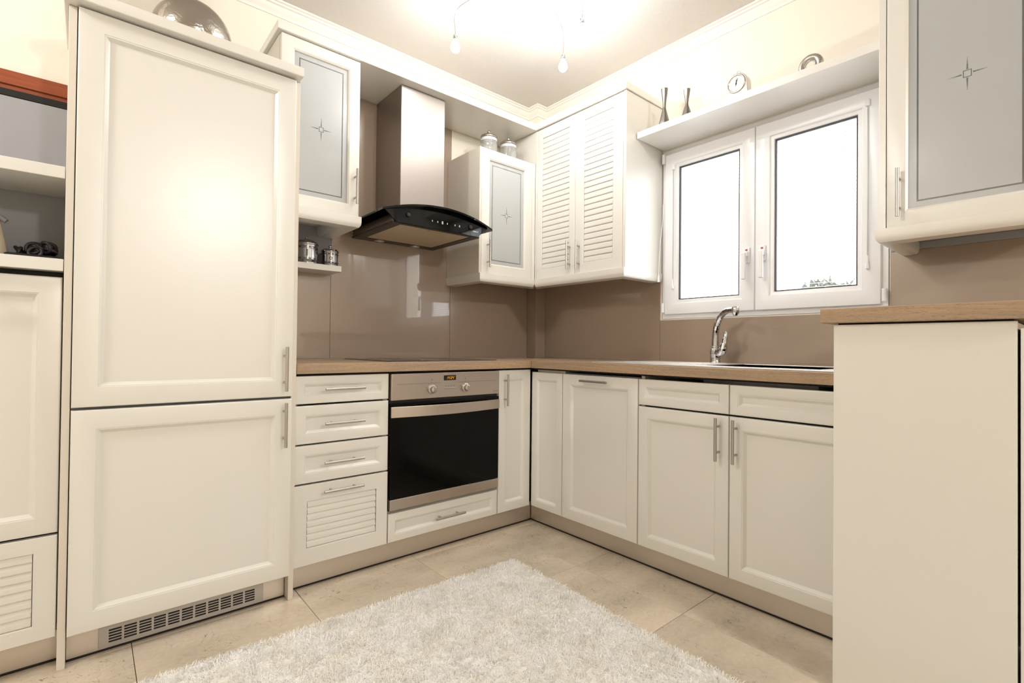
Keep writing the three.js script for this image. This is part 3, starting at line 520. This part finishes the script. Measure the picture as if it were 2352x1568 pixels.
{
  const t = thing('glass_wall_cabinet', 'large cream wall cabinet with frosted glass door at the right edge beside the window', 'wall cabinet', [2.3, 1.35, 0.16], 'B');
  const x0 = 2.055, x1 = 2.5, y0 = 1.352, y1 = 2.25;
  put(t, 'side_panel', bx(x0, x0 + 0.02, y0, y1, 0.0065, 0.345), lacquer); put(t, 'side_panel', bx(x1 - 0.02, x1, y0, y1, 0.0065, 0.345), lacquer);
  put(t, 'top_panel', bx(x0 + 0.02, x1 - 0.02, y1 - 0.018, y1, 0.0065, 0.322), carcass); put(t, 'bottom_panel', bx(x0 + 0.02, x1 - 0.02, y0, y0 + 0.018, 0.0065, 0.322), carcassGrey); put(t, 'back_panel', bx(x0 + 0.02, x1 - 0.02, y0 + 0.018, y1 - 0.018, 0.0065, 0.012, 0), carcass);  // grey bottom panel carries the shade under the cabinet
  for (const s of [1.566, 1.772, 1.98]) put(t, 'shelf', bx(x0 + 0.021, x1 - 0.021, s, s + 0.009, 0.015, 0.327), shelfGlass);
  glassDoor(t, x0 + 0.0215, x1 - 0.0215, y0, y1 - 0.002, 0.345, 0.058, [2.112, 1.462], '#8d9294');
  put(t, 'pelmet', planLoft([[x0 - 0.006, 0.0065], [x0 - 0.006, 0.363], [x1, 0.363], [x1, 0.29], [x0 + 0.05, 0.29], [x0 + 0.05, 0.0065]], pelmetProf(1.303, 0.0485)), lacquer, null, 'rounded cream light rail under the cabinet');
}
// ---- board over the window and what stands on it
{
  const t = thing('window_shelf', 'long white shelf board fixed across the wall above the window', 'shelf', [1.53, 2.018, 0.12], 'B');
  put(t, 'board', bx(1.006, 2.053, 2.018, 2.051, 0.0005, 0.25, 0.002), P({ color: '#efece6', roughness: 0.3 }));
  const stick = (name, label, x, z, s, h) => { const o = thing(name, label, 'candlestick', [x, 2.051, z], 'B'); put(o, 'stem', lathe([[0, 0], [0.0265 * s, 0], [0.0268 * s, 0.002], [0.021 * s, h * 0.2], [0.0125 * s, h * 0.4], [0.0072 * s, h * 0.52], [0.0062 * s, h * 0.58], [0.0072 * s, h * 0.66], [0.0115 * s, h * 0.86], [0.0142 * s, h]], 32), silverSatin, [x, 2.051, z]); put(o, 'socket', lathe([[0.0142 * s, h], [0.0118 * s, h], [0.01 * s, h - 0.02], [0, h - 0.02]], 32), silver, [x, 2.051, z]); };
  stick('candlestick', 'taller silver hourglass candlestick at the left end of the shelf over the window', 1.11, 0.165, 1.2, 0.214);
  stick('candlestick', 'shorter silver hourglass candlestick between the taller one and the clock', 1.235, 0.165, 1.15, 0.163);
  const X = 1.487, Z = 0.16, c = thing('clock', 'silver arch-topped mantel clock with round white dial on the shelf over the window', 'clock', [X, 2.051, Z], 'B');
  const arch = new THREE.Shape(); arch.moveTo(-0.053, 0); arch.lineTo(0.053, 0); arch.lineTo(0.048, 0.085); arch.absarc(0, 0.085, 0.048, 0, Math.PI, false); arch.lineTo(-0.053, 0);
  const ag = new THREE.ExtrudeGeometry(arch, { depth: 0.034, bevelEnabled: true, bevelThickness: 0.004, bevelSize: 0.004, bevelSegments: 3, bevelOffset: -0.004, curveSegments: 32 }); ag.translate(0, 0, -0.017);
  const body = put(c, 'case', toCreasedNormals(ag, 0.5), P({ color: '#d6d3ce', metalness: 0.7, roughness: 0.25 }), [X, 2.051, Z]);
  put(body, 'bezel', new THREE.TorusGeometry(0.038, 0.0042, 12, 48), silver, [X, 2.136, Z + 0.0225]);
  const face = canvasTex(256, 256, (g) => { g.fillStyle = '#fbfaf6'; g.fillRect(0, 0, 256, 256); g.strokeStyle = '#6a655e'; for (let k = 0; k < 12; k++) { const a = k * Math.PI / 6; g.lineWidth = k % 3 ? 3 : 6; g.beginPath(); g.moveTo(128 + 96 * Math.sin(a), 128 - 96 * Math.cos(a)); g.lineTo(128 + 114 * Math.sin(a), 128 - 114 * Math.cos(a)); g.stroke(); } });
  const dial = put(body, 'dial', new THREE.CircleGeometry(0.037, 40), P({ map: face, roughness: 0.4 }), [X, 2.136, Z + 0.0218]);
  const hand = (a, l, w) => bx(-w, w, -0.006, l, 0, 0.001, 0).rotateZ(a);
  put(dial, 'clock_hands', merge([hand(-0.28, 0.024, 0.0011), hand(-0.1, 0.017, 0.0016), hand(2.9, 0.012, 0.0009), cyl(0.003, 0.002, 'z', 12)]), P({ color: '#3c3833', roughness: 0.5 }), [X, 2.136, Z + 0.0235]);
  put(body, 'ring', merge([new THREE.TorusGeometry(0.0075, 0.0017, 8, 20).translate(X, 2.051 + 0.142, Z), cyl(0.003, 0.006).translate(X, 2.051 + 0.134, Z)]).translate(-X, -2.051, -Z), silver, [X, 2.051, Z]);
  const o = thing('ring_ornament', 'round polished silver ring ornament at the right end of the shelf over the window', 'ornament', [1.785, 2.051, 0.165], 'B');
  put(o, 'ring', new THREE.TorusGeometry(0.033, 0.0135, 20, 48), silver, [1.785, 2.0965, 0.165]); put(o, 'inner_band', new THREE.TorusGeometry(0.0185, 0.003, 10, 40), chrome, [1.785, 2.0965, 0.172]);
}
// ---- jars on the right glass cabinet
{
  const t = thing('glass_jar', 'left of two lidded clear glass jars on the wall cabinet right of the hood', 'jar', [-0.618, 2.05, 0.235], 'A');
  const jar = (o, X) => {
    put(o, 'vessel', lathe([[0, 0.002], [0.045, 0.002], [0.05, 0.008], [0.05, 0.084], [0.0485, 0.092], [0.046, 0.098], [0.045, 0.106]], 36), jarGlass, [X, 2.05, 0.235]);
    const lid = put(o, 'lid', lathe([[0.048, 0.084], [0.0495, 0.085], [0.0495, 0.093], [0.046, 0.099], [0.03, 0.107], [0.008, 0.111], [0.006, 0.114], [0, 0.114]], 36).translate(0, 0.022, 0), silver, [X, 2.05, 0.235], 'silver lid');
    put(lid, 'knob', lathe([[0, 0.113], [0.006, 0.114], [0.0095, 0.12], [0.0095, 0.125], [0.006, 0.131], [0, 0.132]], 20).translate(0, 0.022, 0), silver, [X, 2.05, 0.235]);
    put(o, 'ribbed_neck', new THREE.CylinderGeometry(0.0488, 0.0505, 0.016, 40, 1, true), P({ color: '#d4d5d3', roughness: 0.2, metalness: 0.1 }), [X, 2.05 + 0.094, 0.235]);
  };
  jar(t, -0.618);
  const u = thing('glass_jar', 'right of two lidded clear glass jars, nearest the louvred corner cabinet', 'jar', [-0.47, 2.05, 0.235], 'A'); jar(u, -0.47);
}
// ---- small shelf with canisters
{
  const t = thing('small_shelf', 'short cream shelf between fridge housing and hood holding two canisters', 'shelf', [-1.62, 1.297, 0.075]);
  put(t, 'board', bx(-1.79, -1.449, 1.297, 1.325, 0.0065, 0.15, 0.0015), lacquer);
  const can = (label, X, r, h, k) => {
    const o = thing('canister', label, 'canister', [X, 1.325, 0.075]);
    const b = put(o, 'body', lathe([[0, 0], [r, 0], [r * 1.03, 0.003], [r * 1.03, 0.008], [r * 0.985, 0.011], [r * 0.985, h * 0.2], [r * 1.012, h * 0.215], [r * 1.012, h * 0.29], [r * 0.985, h * 0.305], [r * 0.985, h * 0.73], [r * 1.012, h * 0.745], [r * 1.012, h * 0.83], [r * 0.985, h * 0.845], [r * 0.985, h * 0.93], [r, h * 0.95]], 48), pewter, [X, 1.325, 0.075]);
    for (let i = 0; i < 14; i++) for (const q of [0.25, 0.79]) { const a = i / 14 * Math.PI * 2; put(b, 'stud', bx(-0.006, 0.006, -0.002, 0.002, -0.001, 0.001, 0.0008).rotateY(a), P({ color: '#4c4c4e', metalness: 1, roughness: 0.4 }), [X + r * 1.013 * Math.sin(a), 1.325 + h * q, 0.075 + r * 1.013 * Math.cos(a)]); }
    const a = -0.25; put(b, 'medallion', k ? new THREE.TorusGeometry(0.006, 0.0016, 6, 20).rotateY(a) : bx(-0.004, 0.004, -0.016, 0.016, -0.001, 0.001, 0.0008).rotateY(a), P({ color: '#565658', metalness: 1, roughness: 0.4 }), [X + r * 0.99 * Math.sin(a), 1.325 + h * 0.52, 0.075 + r * 0.99 * Math.cos(a)]);
    const lid = put(o, 'lid', lathe([[r * 1.06, h * 0.95], [r * 1.07, h * 0.97], [r * 1.05, h * 1.01], [r * 0.96, h * 1.05], [r * 0.94, h * 1.08], [r * 0.72, h * 1.14], [r * 0.35, h * 1.18], [0, h * 1.19]], 48), pewter, [X, 1.325, 0.075]);
    put(lid, 'knob', lathe([[0, 0], [0.003, 0], [0.003, 0.004], [0.007, 0.008], [0.0075, 0.012], [0.005, 0.017], [0, 0.018]], 20).translate(0, h * 1.185, 0), silver, [X, 1.325, 0.075]);
  };
  can('larger pewter canister with domed lid on the short shelf, beside the fridge housing', -1.592, 0.051, 0.1, 0);
  can('smaller pewter canister with domed lid at the open end of the short shelf', -1.479, 0.0395, 0.078, 1);
}
// ---------------------------------------------------------------- extractor hood
{
  const t = thing('extractor_hood', 'steel chimney extractor hood with curved black glass canopy above the hob', 'extractor hood', [-1.09, 1.5, 0.24]);
  const X0 = -1.395, X1 = -0.774, XC = (X0 + X1) / 2, hw = (X1 - X0) / 2, arc = (x) => 1.549 + 0.05 * (1 - ((x - XC) / hw) ** 2), zf = (x) => 0.478 + 0.028 * (1 - ((x - XC) / hw) ** 2);
  put(t, 'chimney', bx(-1.21, -0.952, 1.575, 2.25, 0.0065, 0.285, 0.004), P({ color: '#a09994', metalness: 1, roughness: 0.4, bumpMap: brushTex, bumpScale: 0.00005 }), null, 'tall brushed steel chimney');
  // canopy: arched sheet of black glass with rounded edge
  const N = 36, th = 0.009, v = [], top = [], bot = [];
  for (let i = 0; i <= N; i++) { const x = X0 + (X1 - X0) * i / N; top.push([x, arc(x) + th]); bot.push([x, arc(x)]); }
  const q = (a, b, c, d) => v.push(...a, ...b, ...c, ...a, ...c, ...d), ZB = 0.0065;
  for (let i = 0; i < N; i++) {
    const [a, b, c, d] = [top[i], top[i + 1], bot[i], bot[i + 1]], za = zf(a[0]), zb = zf(b[0]);
    q([...a, za], [...b, zb], [...b, ZB], [...a, ZB]); q([...c, ZB], [...d, ZB], [...d, zb], [...c, za]); q([...c, za], [...d, zb], [...b, zb], [...a, za]); q([...d, ZB], [...c, ZB], [...a, ZB], [...b, ZB]);
  }
  const e = (i, s) => { const a = top[i], c = bot[i], z = zf(a[0]); s ? q([...c, ZB], [...c, z], [...a, z], [...a, ZB]) : q([...c, z], [...c, ZB], [...a, ZB], [...a, z]); }; e(0, true); e(N, false);
  let g = new THREE.BufferGeometry(); g.setAttribute('position', new THREE.Float32BufferAttribute(v, 3)); g = boxUV(toCreasedNormals(g, 0.5));
  put(t, 'canopy', g, blackGlass, null, 'arched black glass canopy');
  const fs = new THREE.Shape(); fs.moveTo(-1.325, 1.506); fs.lineTo(-0.862, 1.506); fs.lineTo(-0.802, arc(-0.802) + 0.001);
  for (let i = N; i >= 0; i--) { const x = -1.378 + 0.576 * i / N; fs.lineTo(x, arc(x) + 0.0005); }
  const fg = new THREE.ExtrudeGeometry(fs, { depth: 0.008, bevelEnabled: false }); fg.translate(0, 0, 0.462);
  const fascia = put(t, 'control_fascia', fg, blackGlass, null, 'glossy black glass control fascia');
  const btn = P({ color: '#b8b8b8', roughness: 0.4 });
  [[-1.135, 0.004], [-1.105, 0.004], [-1.078, 0.007], [-1.05, 0.004], [-1.005, 0.004], [-0.978, 0.005]].forEach(([x, s]) => put(fascia, 'touch_button', bx(x - s * 0.6, x + s * 0.6, 1.542 - s, 1.542 + s, 0.4699, 0.4706, 0), btn));
  put(fascia, 'brand_mark', merge([bx(-0.895, -0.872, 1.527, 1.533, 0.4699, 0.4706, 0), bx(-0.868, -0.863, 1.527, 1.534, 0.4699, 0.4706, 0)]), btn);
  for (const x of [-1.265, -0.912]) put(fascia, 'bolt', lathe([[0, 0], [0.011, 0], [0.011, 0.006], [0.008, 0.009], [0, 0.01]], 20).rotateX(Math.PI / 2), blackPlastic, [x, 1.548, 0.47]);
  for (const z of [0.1, 0.16, 0.36, 0.43]) put(t, 'stud', cyl(0.005, 0.006, 'y', 12), chrome, [-1.37, arc(-1.37) + th + 0.003, z]);
  const bodySteel = P({ color: '#8d8074', metalness: 1, roughness: 0.28 });
  put(t, 'housing', bx(-1.335, -0.852, 1.51, 1.549, 0.0065, 0.461, 0.003), bodySteel);
  put(t, 'bottom_frame', merge([bx(-1.34, -0.847, 1.502, 1.511, 0.0065, 0.07, 0.002), bx(-1.34, -1.29, 1.502, 1.511, 0.07, 0.4615, 0.002), bx(-0.897, -0.847, 1.502, 1.511, 0.07, 0.4615, 0.002), bx(-1.29, -0.897, 1.502, 1.511, 0.445, 0.4615, 0.002)]), P({ color: '#3a332d', metalness: 0.6, roughness: 0.35 }), null, 'dark steel frame around the filter');
  const mesh = tex(128, 128, (u, w) => { const s = 128 + 90 * Math.sin(u * Math.PI * 32) * Math.sin(w * Math.PI * 32); return [s, s, s]; }, false); mesh.repeat.set(12, 12);
  const filt = put(t, 'filter', bx(-1.289, -0.898, 1.504, 1.51, 0.071, 0.444, 0.001), P({ color: '#d0bea2', metalness: 0.1, roughness: 0.5, bumpMap: mesh, bumpScale: 0.0005 }), null, 'beige grease filter');
  put(filt, 'latch', bx(-1.13, -1.05, 1.5005, 1.504, 0.415, 0.44, 0.001), P({ color: '#c8b595', metalness: 0.4, roughness: 0.4 }));
  for (const x of [-1.2, -0.985]) { const l = put(t, 'spotlight', lathe([[0, 0], [0.02, 0.001], [0.024, -0.003], [0.028, -0.001], [0.029, 0.003]], 28), chrome, [x, 1.5015, 0.038]); put(l, 'lens', lathe([[0, -0.004], [0.012, -0.003], [0.018, 0]], 24), P({ color: '#d8cbb2', roughness: 0.2 }), [x, 1.5, 0.038]); }
}
// ---------------------------------------------------------------- raised peninsula unit at the right
{
  const t = thing('peninsula_cabinet', 'cream end cabinet with plain side panel, raised above the sink worktop at the right', 'cabinet', [-0.4, 0, 2.24]);
  put(t, 'end_panel', bx(-0.802, -0.784, 0, 1.012, 2.058, 2.418, 0.0015), lacquer);
  put(t, 'end_panel', bx(-0.02, -0.0065, 0.1, 1.012, 2.058, 2.418, 0.001), carcass);
  put(t, 'back_panel', bx(-0.784, -0.02, 0, 1.012, 2.058, 2.074, 0.001), carcass); put(t, 'bottom_panel', bx(-0.784, -0.02, 0.1, 0.118, 2.074, 2.416), carcass); put(t, 'top_panel', bx(-0.784, -0.02, 0.994, 1.01, 2.074, 2.416), carcass);
  for (const x of [-0.606, -0.209]) front(t, 'door', x - 0.194, x + 0.194, 0.1, 0.995, 2.443, { stile: 0.05, handle: { x: x + (x < -0.4 ? 0.16 : -0.16), y: 0.86, v: 1 } });
  put(t, 'plinth', bx(-0.784, -0.02, 0, 0.098, 2.35, 2.366, 0.001), plinthMetal);
  const w = thing('raised_worktop', 'short raised oak-effect worktop on the end cabinet beside the window', 'worktop', [-0.41, 1.0165, 2.25]);
  put(w, 'board', planLoft([[-0.822, 2.031], [-0.0065, 2.031], [-0.0065, 2.47], [-0.822, 2.47]], [[0.002, 1.0165], [0, 1.0185], [0, 1.054], [0.002, 1.0565], [0.0035, 1.057]]), worktopWood);
  put(w, 'support_strip', bx(-0.79, -0.02, 1.0122, 1.0164, 2.066, 2.412, 0), shadowGap);
}
// ---------------------------------------------------------------- rug
{
  const t = thing('rug', 'thick white shag rug on the marble floor in the middle of the kitchen', 'rug', [-1.75, 0, 1.95]);
  t.rotation.y = -0.036; const CX = -0.958, CZ = 0.885, W = 1.65, D = 2.3;
  t.position.set(CX, 0, CZ); ABS.set(t, [0, 0, 0]);           // own origin: the corner nearest the room's corner
  const shade = (x, z) => clamp(0.5 + 1.3 * fbm(x * 5 + 9, z * 5, 4));
  const wool = P({ color: '#fffdf9', roughness: 0.95 });
  put(t, 'backing', planLoft([[-W, 0], [0, 0], [0, D], [-W, D]], [[0, 0.0005], [0, 0.004], [0.004, 0.006]]), wool);
  // the matted body of the pile: a lumpy sheet that drops to the backing at its rim
  const top = (x, z) => { const e = Math.min(-x, W + x, z, D - z), k = clamp(e / 0.03); return 0.005 + Math.sqrt(k * (2 - k)) * (0.018 + 0.008 * fbm(x * 7, z * 7, 3) + 0.0035 * n2(x * 38, z * 38) + 0.002 * n3(x * 90, z * 90)); };
  { const nx = 230, nz = 320, g = new THREE.PlaneGeometry(W, D, nx, nz); g.rotateX(-Math.PI / 2); g.translate(-W / 2, 0, D / 2); const p = g.attributes.position, col = new Float32Array(p.count * 3);
    for (let i = 0; i < p.count; i++) { const x = p.getX(i), z = p.getZ(i); p.setY(i, top(x, z)); const d = shade(x, z); col.set([0.97 + 0.03 * d, 0.93 + 0.055 * d, 0.85 + 0.11 * d], 3 * i); }
    g.setAttribute('color', new THREE.BufferAttribute(col, 3)); g.computeVertexNormals(); const fuzz = tex(512, 512, (u, v) => { const s = 128 + 70 * n1(u * 70, v * 70) + 50 * n2(u * 150, v * 150); return [s, s, s]; }, false); fuzz.repeat.set(6, 8);
    const q = put(t, 'pile_mat', g, P({ color: '#ffffff', roughness: 1, vertexColors: true, bumpMap: fuzz, bumpScale: 0.003 })); q.userData.kind = 'stuff'; }
  const r = rng(5), vv = [];
  for (let b = 0; b < 7; b++) {
    const a = r() * 6.28, x = (r() - 0.5) * 0.014, z = (r() - 0.5) * 0.014, lean = 0.005 + 0.008 * r(), h = 0.005 + 0.006 * r(), w = 0.0008 + 0.0005 * r(), dx = Math.cos(a), dz = Math.sin(a);
    const pt = [[0, 0], [0.3, 0.7], [1, 1]].map(([l, k]) => [x + dx * lean * l, h * k, z + dz * lean * l]);
    const ringAt = (k) => [0, 1, 2].map((q) => { const e = a + q * 2.0944, ww = w * (k ? 0.75 : 1); return [pt[k][0] + Math.cos(e) * ww, pt[k][1], pt[k][2] + Math.sin(e) * ww]; }), R0 = ringAt(0), R1 = ringAt(1);
    for (let q = 0; q < 3; q++) { const p = (q + 1) % 3; vv.push(...R0[p], ...R0[q], ...R1[q], ...R0[p], ...R1[q], ...R1[p], ...R1[p], ...R1[q], ...pt[2]); }
  }
  const bg = new THREE.BufferGeometry(); bg.setAttribute('position', new THREE.Float32BufferAttribute(vv, 3)); bg.computeVertexNormals();
  { const n = bg.attributes.normal, q = new THREE.Vector3(); for (let k = 0; k < n.count; k++) { q.fromBufferAttribute(n, k).multiplyScalar(0.35); q.y += 1; q.normalize(); n.setXYZ(k, q.x, q.y, q.z); } }
  const STEP = 0.0125, nx = Math.floor(W / STEP), nz = Math.floor(D / STEP), pile = new THREE.InstancedMesh(bg, wool, nx * nz), m = new THREE.Matrix4(), qn = new THREE.Quaternion(), c = new THREE.Color();
  for (let i = 0, k = 0; i < nx; i++) for (let j = 0; j < nz; j++, k++) {
    const x = -(i + r()) * STEP - 0.002, z = (j + r()) * STEP + 0.002, tx = 0.5 * fbm(x * 6, z * 6, 3) + 0.25 * (r() - 0.5), tz = 0.5 * fbm(x * 6 + 40, z * 6 - 11, 3) + 0.25 * (r() - 0.5), s = 0.85 + 0.3 * r() + 0.25 * fbm(x * 9, z * 9 + 5, 3);
    qn.setFromEuler(new THREE.Euler(tx, r() * 6.283, tz)); m.compose(new THREE.Vector3(x, top(x, z) - 0.001, z), qn, new THREE.Vector3(s, s, s)); pile.setMatrixAt(k, m);
    const d = shade(x, z), e = 0.94 + 0.06 * r(); pile.setColorAt(k, c.setRGB(e * (0.95 + 0.05 * d), e * (0.92 + 0.075 * d), e * (0.86 + 0.12 * d)));
  }
  pile.name = 'pile'; pile.userData = { kind: 'stuff' }; pile.castShadow = pile.receiveShadow = true; t.add(pile);
}
// ---------------------------------------------------------------- lamps
{
  const t = thing('pendant_lamp', 'ceiling lamp of thin wires with several small glowing bulbs', 'lamp', [-0.93, H, 0.95]);
  put(t, 'canopy', lathe([[0, -0.03], [0.05, -0.028], [0.062, -0.02], [0.066, 0]], 40), chrome, [-0.93, H, 0.95]);
  const glow = P({ color: '#ffffff', emissive: WARM, emissiveIntensity: 12, roughness: 0.3 }), wireM = P({ color: '#a8a19a', metalness: 1, roughness: 0.3 });
  const bulbG = lathe([[0, -0.03], [0.013, -0.026], [0.0205, -0.016], [0.022, -0.005], [0.018, 0.008], [0.011, 0.022], [0.009, 0.03]], 24), capG = lathe([[0.0095, 0.03], [0.011, 0.032], [0.0105, 0.05], [0.004, 0.056], [0, 0.056]], 20);
  for (const [x, y, z] of [[-0.63, 2.325, 0.84], [-1.115, 2.325, 0.62], [-0.74, 2.345, 1.06], [-1.17, 2.35, 0.98], [-0.97, 2.345, 1.24]]) {
    const b = put(t, 'bulb', bulbG, glow, [x, y, z]); put(b, 'socket', capG, chrome, [x, y, z]);
    put(t, 'wire', tube([[-0.93 + (x + 0.93) * 0.12, H - 0.025, 0.95 + (z - 0.95) * 0.12], [-0.93 + (x + 0.93) * 0.8, H - 0.03, 0.95 + (z - 0.95) * 0.8], [x, H - 0.07, z], [x, y + 0.05, z]], 0.0016, 30, 6), wireM);
    const l = new THREE.PointLight(WARM, BULB); l.position.set(x, y - 0.004, z); l.castShadow = true; l.shadow.radius = 1; l.name = 'bulb_light'; scene.add(l);
  }
}
for (const [x, z, power, label] of [[-1.32, 5.0, GLOBE, 'white opal dome lamp on the ceiling behind the viewer'], [-3.6, 1.1, SIDE_FILL, 'added white opal dome fill lamp, unseen, on the ceiling left of the viewer']]) {  // left lamp is made up, to fill the window-wall fronts
  const y = 2.45, t = thing('dome_lamp', label, 'lamp', [x, y, z]);
  put(t, 'shade', new THREE.SphereGeometry(0.16, 40, 24).scale(1, 0.55, 1), P({ color: '#ffffff', emissive: WARM, emissiveIntensity: 4, roughness: 0.3 }), [x, y, z]);
  put(t, 'cap', lathe([[0, -0.03], [0.1, -0.03], [0.11, -0.02], [0.11, 0]], 36), chrome, [x, H, z]);
  const l = new THREE.PointLight(WARM, power); l.position.set(x, y, z); l.castShadow = true; l.shadow.radius = 6; l.name = 'dome_light'; scene.add(l);
}
renderer.render(scene, camera);
